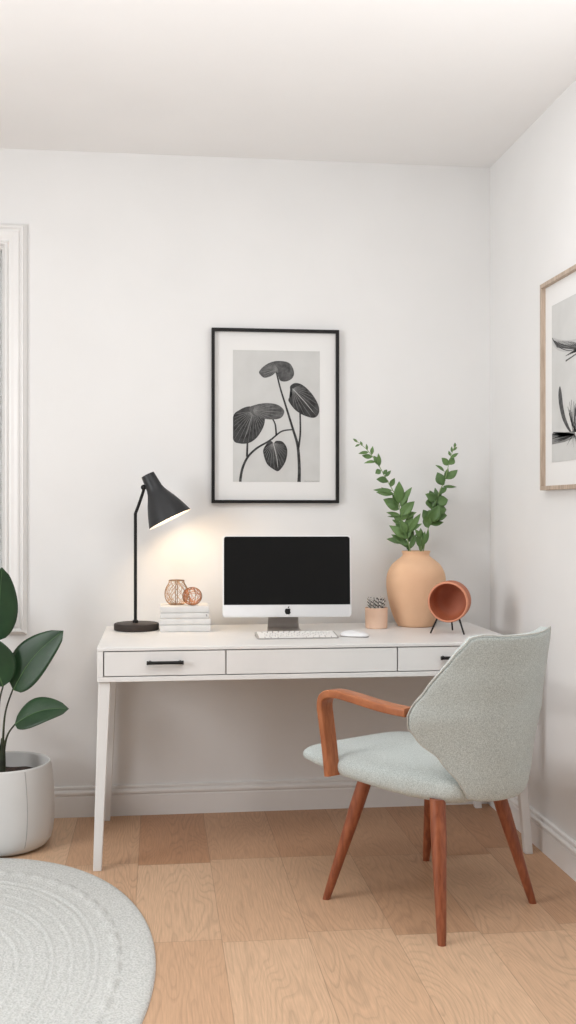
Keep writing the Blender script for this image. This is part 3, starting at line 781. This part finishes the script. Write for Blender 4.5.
for s_, k in ((-1, .012), (1, .012), (0, .075)):
    topp = Vector((0, 0, .1175))+d_*k+side*s_*.040+Vector((0, 0, -(.0595 if s_ else .070)))
    foot = Vector((0, 0, .0030))+d_*(k+(.0 if s_ else .02))+side*s_*.062-(d_*.02 if s_ else Vector((0, 0, 0)))
    bm = bmesh.new(); tube(bm, [topp, topp.lerp(foot, .5), foot], [.0036, .0033, .0030], seg=8, n=1); finish('leg', bm, M['black'], tv)

# ------------------------------------------------------------------ framed print on the back wall
def frame_obj(name, label, w_, h_, fw, fd, frame_mat, loc, rz):
    t = thing(name, label, 'picture', loc, rz)
    bm = bmesh.new(); prof = [(0, 0), (0, fd), (fw, fd), (fw, 0)]
    rings = []
    for sx, sz in ((-1,-1), (1,-1), (1,1), (-1,1)):
        rings.append([Vector((sx*(w_/2-o_), -d, sz*(h_/2-o_))) for o_, d in prof])
    rings.append(rings[0]); loft(bm, rings, cap=False); bmesh.ops.remove_doubles(bm, verts=bm.verts, dist=1e-6)
    bevel_mod(finish('frame', bm, frame_mat, t, smooth=False), .0012, 2)
    bm = bmesh.new(); box(bm, -w_/2+fw, w_/2-fw, -.008, -.001, -h_/2+fw, h_/2-fw); finish('mat_board', bm, M['mat_board'], t, smooth=False)
    return t
fr = frame_obj('framed_print', 'large leaf print in a thin black frame above the computer', .513, .697, .0125, .024, M['black'], (.468, -.001, 1.581), 0)
K = .00405/3.84
PX0, PX1, PZ0, PZ1 = (125-287)*K, (457-287)*K, (367.5-617)*K, (367.5-118)*K
bm = bmesh.new(); box(bm, PX0, PX1, -.0092, -.0081, PZ0, PZ1); pr = finish('print', bm, M['print'], fr, smooth=False)
def c2(p): return ((p[0]-287)*K, (367.5-p[1])*K)
def flat_poly(bm, pts, y, mi=0, plane=None):
    vs = [bm.verts.new((p[0], y, p[1])) for p in pts]
    f = bm.faces.new(vs); f.material_index = mi
    bmesh.ops.triangulate(bm, faces=[f])
def ribbon(bm, pts, w0, w1, y, mi=0, n=6):
    P = smooth_pts([(p[0], 0, p[1]) for p in pts], n); prev = None
    for i, p in enumerate(P):
        t = (P[min(i+1, len(P)-1)]-P[max(i-1, 0)]).normalized(); nn = Vector((-t.z, 0, t.x)); ww = (w0+(w1-w0)*i/(len(P)-1))/2
        a = bm.verts.new((p.x+nn.x*ww, y, p.z+nn.z*ww)); b_ = bm.verts.new((p.x-nn.x*ww, y, p.z-nn.z*ww))
        if prev: bm.faces.new((prev[0], prev[1], b_, a)).material_index = mi
        prev = (a, b_)
def inside(p, poly):
    c = False; j = len(poly)-1
    for i in range(len(poly)):
        xi, yi = poly[i]; xj, yj = poly[j]
        if (yi > p[1]) != (yj > p[1]) and p[0] < (xj-xi)*(p[1]-yi)/(yj-yi)+xi: c = not c
        j = i
    return c
def veins(bm, poly, org, aim, n, wv, y, spread=1.5, mi=2, curve=.25):
    base = math.atan2(aim[1]-org[1], aim[0]-org[0])
    for k in range(n):
        a = base+spread*(2*k/(n-1)-1); pts = [org]; st_ = 4; x_, y_ = org; aa = a
        for s_ in range(60):
            x_ += st_*math.cos(aa); y_ += st_*math.sin(aa); aa += (base-a)*curve*.05
            if not inside((x_, y_), poly): break
            pts.append((x_, y_))
        if len(pts) > 4: ribbon(bm, [c2(p) for p in pts[:-1]][::3]+[c2(pts[-2])], wv, wv*.4, y, mi, n=2)
leaves1 = [
 ([(224,200),(240,180),(268,163),(300,157),(335,162),(352,180),(358,205),(348,225),(325,235),(303,230),(291,202),(270,215),(245,222),(230,212)], (296,188), (240,208), 1),
 ([(345,250),(365,240),(395,250),(430,285),(452,325),(453,355),(435,372),(400,365),(365,345),(340,315),(337,300),(350,285),(343,265)], (352,262), (440,360), 0),
 ([(185,338),(210,325),(250,318),(290,322),(315,338),(320,355),(305,375),(270,380),(230,375),(200,362)], (202,346), (310,352), 1),
 ([(125,372),(150,345),(190,331),(230,350),(246,375),(240,410),(215,450),(185,470),(150,472),(125,455)], (200,352), (165,465), 0),
 ([(240,495),(255,470),(270,462),(280,470),(290,461),(315,465),(332,495),(325,540),(300,575),(280,570),(255,550),(243,520)], (278,470), (298,572), 0)]
bm = bmesh.new()
stems1 = [([(377,617),(378,560),(372,480),(355,420),(330,340),(305,260),(290,200)], 13, 5), ([(375,488),(382,430),(381,352)], 8, 6),
          ([(152,617),(160,570),(180,525),(215,490),(265,460),(310,425),(352,418)], 10, 5), ([(178,522),(180,468)], 8, 7), ([(290,440),(286,400),(276,378)], 7, 5), ([(276,476),(262,458)], 6, 4)]
for p, a, b_ in stems1: ribbon(bm, [c2(q_) for q_ in p], a*K, b_*K, -.00960, 0)
order = [3, 2, 0, 1, 4]
for n_, i in enumerate(order):
    poly, org, aim, mi = leaves1[i]; y = -.00965-.0001*n_
    sp_ = poly if i == 3 else smooth2(poly, 4)
    if i == 3:
        sp_ = [(max(125, a), b_) for a, b_ in smooth2(poly, 4)]
    flat_poly(bm, [c2(p) for p in sp_], y, 1 if mi else 0)
    veins(bm, sp_, org, aim, 15, 1.6*K, y-.00005, spread=1.25)
    ribbon(bm, [c2(org), c2(((org[0]+aim[0])/2+3, (org[1]+aim[1])/2)), c2((org[0]+(aim[0]-org[0])*.9, org[1]+(aim[1]-org[1])*.9))], 2.6*K, 1.2*K, y-.00006, 3 if i in (4, 1) else 2)
for k in range(14):
    x0_ = 398+k*4.1; ribbon(bm, [c2((x0_, 614)), c2((x0_+2.6, 613+(k % 3)))], 1.6*K, 1.2*K, -.0096, 1, n=1)
for v in bm.verts: pass
finish('leaf_drawing', bm, [M['draw_dark'], M['draw_mid'], M['draw_vein'], M['draw_light']], pr, smooth=False)

# framed print on the right wall: local x runs toward the room's front
F2W, F2H = .50, .722
f2 = frame_obj('framed_print', 'botanical sketch in a light oak frame on the right wall', F2W, F2H, .0145, .024, M['oakframe'], (XR-.001, -.649-F2W/2, 1.635), R(-90))
bm = bmesh.new(); box(bm, -F2W/2+.078, F2W/2-.078, -.0092, -.0081, -F2H/2+.095, F2H/2-.088); pr2 = finish('print', bm, M['print'], f2, smooth=False)
def g2(px, py):
    t = (px-288)/1076.0; cz_ = 1.3485/(t*math.cos(YAW)+math.sin(YAW)); y = -4.3+cz_*(math.cos(YAW)-t*math.sin(YAW))
    return (-.649-y-F2W/2, 1.205+(510-py)*cz_/1076-1.635)
bm = bmesh.new()
def gl_(pts): return [g2(*p) for p in pts]
L0 = -.0096
pod = smooth2(gl_([(552.5,338),(556,338.5),(562,340),(570,340),(580,338),(590,336),(592,342),(584,350),(574,352),(565,352),(558,350),(553.5,345)]), 3)
flat_poly(bm, pod, L0, 3)
for k in range(9):
    ribbon(bm, gl_([(553+k*.5, 340+k*.9), (562+k, 344+k*.6), (572+k, 345+k*.5), (586, 340+k*1.2)]), .0022, .0010, L0-.0001, 0 if k % 2 else 1)
ribbon(bm, gl_([(552.5,338),(557,345),(563,349),(570,350.5),(578,348.5)]), .0035, .002, L0-.00015, 0)
for k in range(12): ribbon(bm, gl_([(554+k*1.6, 340.5+.1*k), (560+k*1.8, 345.5-.15*k), (568+k*1.8, 347.5-.3*k)]), .0012, .0018, L0-.00016, (1, 2, 0)[k % 3])
for k in range(6): ribbon(bm, gl_([(566+k*2,356-k*.8),(572+k*2,352-k),(582+k,346-k)]), .003, .001, L0, 1)
ribbon(bm, gl_([(566,361),(572,357),(582,350)]), .006, .003, L0-.00005, 1)
flat_poly(bm, smooth2(gl_([(560.3,386),(562,393),(563.2,404),(565.5,416),(569.5,427),(572.5,433),(571,433),(566.5,427),(562,417),(559.2,403),(558.8,392)]), 3), L0, 1)
ribbon(bm, gl_([(560.4,389),(561.4,405),(565,420),(571,432)]), .0015, .001, L0-.0001, 0)
rn = random.Random(4)
flat_poly(bm, gl_([(552.3,433.5),(560,433),(575,431),(576,437),(565,442),(552.3,444.5)]), L0-.00003, 2)
for k in range(46):
    a = R(rn.uniform(160, 212)); r_ = rn.uniform(14, 23)
    ribbon(bm, gl_([(575, 434), (575+r_*.5*math.cos(a), 434-r_*.5*math.sin(a)*.7+1), (max(552.2, 575+r_*math.cos(a)), 436-r_*math.sin(a)*.55)]), .0016, .0024, L0-.00012, rn.choice((0, 1)))
for k in range(22):
    a = R(rn.uniform(60, 120)); r_ = rn.uniform(8, 34)
    ribbon(bm, gl_([(574+rn.uniform(-1, 3), 432), (574+r_*.5*math.cos(a)*.5, 432-r_*.5), (574+r_*math.cos(a)*.5, 432-r_)]), .0018, .0028, L0-.00013, rn.choice((0, 1)))
for k in range(8):
    a = R(rn.uniform(215, 320)); r_ = rn.uniform(8, 18)
    ribbon(bm, gl_([(574, 434), (574+r_*math.cos(a)*.8, 434-r_*math.sin(a))]), .0025, .001, L0-.00012, 0)
ribbon(bm, gl_([(574,432),(584,425),(596,400),(600,370),(597,348)]), .006, .004, L0, 0)
for k in range(9):
    t = k/8; x_, y_ = 582+14*t, 425-70*t
    flat_poly(bm, smooth2(gl_([(x_, y_), (x_-6, y_-9), (x_-7, y_-18), (x_-2, y_-10)]), 2), L0-.0001-.00002*k, 1)
lim = F2W/2-.079
for v in bm.verts: v.co.x = max(-lim-.0005+.0, min(lim, v.co.x))
finish('flower_drawing', bm, [M['draw_dark'], M['draw_mid'], M['draw_vein'], M['draw_light']], pr2, smooth=False)

# ------------------------------------------------------------------ white planter with rubber plant
PC = Vector((-.5615, -.315, 0))
def camxz(X, Z): return Vector((X*math.cos(YAW)+Z*math.sin(YAW), -4.3-X*math.sin(YAW)+Z*math.cos(YAW), 0))
PC = camxz(-1.024, 3.862)
bm = bmesh.new()
pp = [(.0001, 0), (.116, 0), (.138, .003), (.157, .013), (.170, .031), (.178, .060), (.1815, .095), (.1830, .14), (.1805, .20), (.175, .26), (.170, .296), (.1685, .3015), (.1655, .3030), (.1625, .3015), (.1610, .296), (.164, .24), (.16, .18), (.0001, .17)]
lathe(bm, pp, 96); o = finish('planter', bm, M['potwhite'], sharp=60)
o.location = PC; tag(o, 'big rounded white planter on the floor beside the rug', 'planter')
bm = bmesh.new(); a0 = R(-90+40)-YAW
tube(bm, [((r+.0002)*math.cos(a0+.03*math.sin(zz*9)), (r+.0002)*math.sin(a0+.03*math.sin(zz*9)), zz) for r, zz in pp[4:11]], .0011, seg=6, n=3); finish('seam', bm, M['seamgrey'], o)
bm = bmesh.new(); rs = [.0001, .04, .08, .12, .15, .1605]; rings = []
for r in rs: rings.append([Vector((r*math.cos(2*PI*k/60), r*math.sin(2*PI*k/60), .247+.004*noise.noise(Vector((r*40*math.cos(2*PI*k/60), r*40*math.sin(2*PI*k/60), 0)))*(1 if r > .01 else 0))) for k in range(60)])
rings.append([Vector((.1605*math.cos(2*PI*k/60), .1605*math.sin(2*PI*k/60), .20)) for k in range(60)])
loft(bm, rings); so = finish('soil', bm, M['soil'], o, sharp=0)

pl = thing('rubber_plant', 'rubber plant with large glossy dark green leaves in the white planter', 'plant', PC+Vector((0, 0, .243)), -YAW)
S = 3.865/1076.0
def pp_(x, y, d=0): return Vector(((x-3)*S, d, 1.205-(y-510)*S-.243))
def big_leaf(name, base, mid_off, tip, wd, nrm, fold, droop):
    """wide leaf: curved midrib from base to tip, blade folded along it"""
    b0, t0 = Vector(base), Vector(tip); axx = t0-b0; L = axx.length; axx.normalize()
    nrm = Vector(nrm); nrm = (nrm-axx*nrm.dot(axx)).normalized(); side = axx.cross(nrm)
    bm = bmesh.new(); N = 20; cols = []; KC = (-1, -.8, -.55, -.28, -.05, 0, .05, .28, .55, .8, 1)
    for i in range(N+1):
        t = i/N
        wv = wd/2*(math.sin(PI*t**.82)**.62 if 0 < t < 1 else .01)*(1-.12*t)
        if t > .9: wv *= (1-(t-.9)/.1*.45)
        c = b0+axx*(L*t)+nrm*(droop*L*math.sin(PI*t))+side*(mid_off*L*math.sin(PI*t))
        cols.append([c+side*wv*s_+nrm*(abs(s_)*fold*wv - .10*wv*s_*s_ + .02*wv*math.sin(t*9+s_*2)*abs(s_)) for s_ in KC])
    vs = [[bm.verts.new(p) for p in c] for c in cols]
    for i in range(N):
        for k in range(len(KC)-1):
            f = bm.faces.new((vs[i][k], vs[i+1][k], vs[i+1][k+1], vs[i][k+1]))
    o = finish(name, bm, M['leaf_big'], pl, sharp=0)
    sm_ = o.modifiers.new('thickness', 'SOLIDIFY'); sm_.thickness = .0012; sm_.offset = 0
    bm = bmesh.new(); tube(bm, [c[5]+nrm*.0006 for c in cols[:-1]], [.0022, .0007], seg=6, n=1); tube(bm, [c[5]-nrm*.0018 for c in cols[:-1]], [.0032, .0009], seg=6, n=1)
    finish('midrib', bm, M['leaf_rib'], o)
    return o
big_leaf('leaf', pp_(-3, 641, .0), 0, pp_(3, 567, -.01), .140, (.25, -1, .1), .12, -.03)
big_leaf('leaf', pp_(7, 684, -.05), 0, pp_(-8, 633, -.09), .150, (.1, -1, .35), .08, -.05)
big_leaf('leaf', pp_(15, 689, -.02), -.07, pp_(65, 630, -.02), .150, (-.2, -1, .25), .22, .02)
big_leaf('leaf', pp_(18, 722, -.04), -.08, pp_(72, 706, -.05), .118, (-.1, -.75, .62), .18, .06)
big_leaf('leaf', pp_(-22, 700, .0), 0, pp_(-78, 660, .03), .12, (.2, -.8, .5), .2, .03)
big_leaf('leaf', pp_(-14, 668, .05), 0, pp_(-60, 590, .10), .13, (.3, -.9, .3), .15, .03)
big_leaf('leaf', pp_(-16, 728, -.03), 0, pp_(-66, 722, -.10), .11, (.1, -.5, .85), .2, .08)
stems2 = [[(3, 772), (4, 745, -.01), (7, 712, -.02), (15, 687, -.02)], [(4, 770), (6, 748, -.02), (11, 732, -.04), (18, 722, -.04)], [(2, 772), (-1, 730, -.01), (2, 700, -.03), (7, 684, -.05)],
          [(1, 772), (-4, 720, .0), (-5, 680, .0), (-3, 641, .0)], [(0, 772), (-8, 735, 0), (-22, 700, 0)], [(0, 772), (-8, 720, .03), (-14, 668, .05)], [(1, 771), (-5, 745, -.02), (-16, 728, -.03)]]
for s_ in stems2:
    bm = bmesh.new(); tube(bm, [pp_(*p) for p in s_], [.0062, .0045, .0034, .0028], seg=9, n=6); finish('stem', bm, M['stem_dark'], pl)
bm = bmesh.new(); tube(bm, [pp_(2, 781), pp_(2.5, 765), pp_(3, 752), pp_(3, 738)], [.015, .013, .010, .006], seg=12, n=5)
finish('trunk', bm, M['stem_dark'], pl)

# ------------------------------------------------------------------ armchair (local +Y is the way it faces)
ch = thing('armchair', 'pale grey-green upholstered armchair with bentwood arms and reddish wooden legs at the desk', 'chair', (.839, -1.047, 0), R(30.4))
def interp(tab, x):
    if x <= tab[0][0]: return tab[0][1]
    for (a, va), (b_, vb) in zip(tab[:-1], tab[1:]):
        if x <= b_:
            t = (x-a)/(b_-a); t = t*t*(3-2*t)*.35+t*.65
            return va+(vb-va)*t
    return tab[-1][1]
# seat cushion
bm = bmesh.new(); rings = []
wt = [(-.272, .120), (-.262, .155), (-.23, .186), (-.17, .206), (-.08, .226), (0, .240), (.15, .252), (.28, .252), (.345, .243), (.374, .232), (.386, .212)]
tt = [(-.272, .440), (-.2, .462), (0, .456), (.2, .453), (.32, .446), (.372, .440), (.386, .433)]
bt = [(-.272, .386), (-.24, .364), (-.1, .360), (.1, .370), (.25, .386), (.35, .396), (.386, .404)]
NY = 34
for i in range(NY+1):
    y = -.272+(.384+.272)*(i/NY)
    if i == 0: y = -.272
    w_, zt, zb = interp(wt, y), interp(tt, y), interp(bt, y); zc, hh = (zt+zb)/2, (zt-zb)/2
    ring = []
    for k in range(40):
        a = 2*PI*k/40; ca, sa = math.cos(a), math.sin(a)
        ring.append(Vector((w_*math.copysign(abs(ca)**.42, ca), y-.02*(abs(ca)**3)*(1 if y > .2 else 0), zc+hh*math.copysign(abs(sa)**.72, sa))))
    rings.append(ring)
loft(bm, rings)
seat = finish('seat', bm, M['fabric'], ch, sharp=0)
sb = seat.modifiers.new('sub', 'SUBSURF'); sb.levels = 1; sb.render_levels = 1
# back shell
wb = [(.380, .116), (.40, .128), (.43, .142), (.505, .190), (.556, .240), (.60, .268), (.63, .272), (.655, .265), (.70, .243), (.80, .194), (.856, .163)]
yb_ = [(.380, -.292), (.40, -.300), (.45, -.306), (.55, -.316), (.65, -.324), (.75, -.340), (.856, -.360)]
def back_pt(u_, v_):
    z0_ = .380+(.856-.380)*v_
    hw = interp(wb, z0_); x = hw*u_
    zz = z0_
    if v_ > .8: zz += (.012*abs(u_)**3-.004-(.016 if u_ < 0 else .004)*max(0, (abs(u_)-.7)/.3)**2)*((v_-.8)/.2)
    if v_ < .15: zz += .012*abs(u_)**4*((.15-v_)/.15)
    kc = interp([(.38, 2.7), (.50, 2.5), (.62, 1.9), (.86, 1.9)], z0_)
    return Vector((x, interp(yb_, z0_)+kc*x*x, zz))
bm = bmesh.new(); NU, NV = 26, 40
g = [[bm.verts.new(back_pt(-1+2*i/NU, j/NV)) for i in range(NU+1)] for j in range(NV+1)]
for j in range(NV):
    for i in range(NU):
        bm.faces.new((g[j][i], g[j][i+1], g[j+1][i+1], g[j+1][i]))
bk = finish('backrest', bm, M['fabric'], ch, sharp=0)
so_ = bk.modifiers.new('pad', 'SOLIDIFY'); so_.thickness = .034; so_.offset = 0
bv = bk.modifiers.new('round', 'BEVEL'); bv.width = .010; bv.segments = 3; bv.limit_method = 'ANGLE'; bv.angle_limit = R(50)
# piping round the shell edge (outer side)
edge = [back_pt(-1, j/NV) for j in range(NV, -1, -1)] + [back_pt(-1+2*i/NU, 0) for i in range(1, NU+1)] + [back_pt(1, j/NV) for j in range(1, NV+1)] + [back_pt(1-2*i/NU, 1) for i in range(1, NU)]
bm = bmesh.new(); ctr = Vector((0, -.28, .62))
pts = []
for p in edge:
    nx = 2*1.9*p.x; nrm = Vector((-nx, 1, 0)).normalized()
    pts.append(p-nrm*.0150+Vector((p.x*.006, 0, (p.z-.62)*.006)))
tube(bm, pts, .0020, seg=6, n=1, closed=True); finish('piping', bm, M['piping'], bk)

# arms: flat bentwood bar
def arm(sx):
    path = smooth_pts([(.266, .158, .392), (.266, .170, .47), (.267, .186, .56), (.268, .192, .600), (.270, .183, .628), (.272, .156, .644), (.275, .11, .650), (.279, .03, .648), (.281, -.05, .643), (.278, -.12, .639), (.268, -.182, .637)], 7)
    bm = bmesh.new(); rings = []; n = len(path)
    for i, p in enumerate(path):
        t = (path[min(i+1, n-1)]-path[max(i-1, 0)]).normalized()
        sd = Vector((1, 0, 0)); sd = (sd-t*sd.dot(t)).normalized(); nn = t.cross(sd)
        f = i/(n-1); hw = .0225-.004*abs(f-.45)
        hw = .0240+.001*math.sin(PI*f); ht = .0120
        ring = []
        for x_, y_ in rounded_rect(hw*2, ht*2, .005, 3):
            ring.append(Vector(((p.x+sd.x*x_)*1.0, p.y+sd.y*x_+nn.y*y_, p.z+sd.z*x_+nn.z*y_)) + Vector((nn.x*y_, 0, 0)))
        rings.append([Vector((v.x*sx, v.y, v.z)) for v in ring])
    loft(bm, rings); finish('armrest', bm, M['armwood'], ch, sharp=60)
arm(-1); arm(1)
# legs
for top, foot in (((-.190, .085, .395), (-.255, .200, 0)), ((-.178, -.205, .385), (-.225, -.268, 0)), ((.118, -.150, .385), (.227, -.210, 0)), ((.160, .150, .395), (.250, .275, 0))):
    top, foot = Vector(top), Vector(foot); bm = bmesh.new()
    dl = (foot-top); rings = []
    for k in range(13):
        t = k/12; p = top+dl*t; r = .0228-.0005*t if t < .25 else .0227-(t-.25)/.75*.0100
        if k == 12: r *= .93
        rings.append([Vector((p.x+r*math.cos(2*PI*i/24), p.y+r*math.sin(2*PI*i/24), p.z)) for i in range(24)])
    loft(bm, rings); finish('leg', bm, M['walnut'], ch, sharp=50)
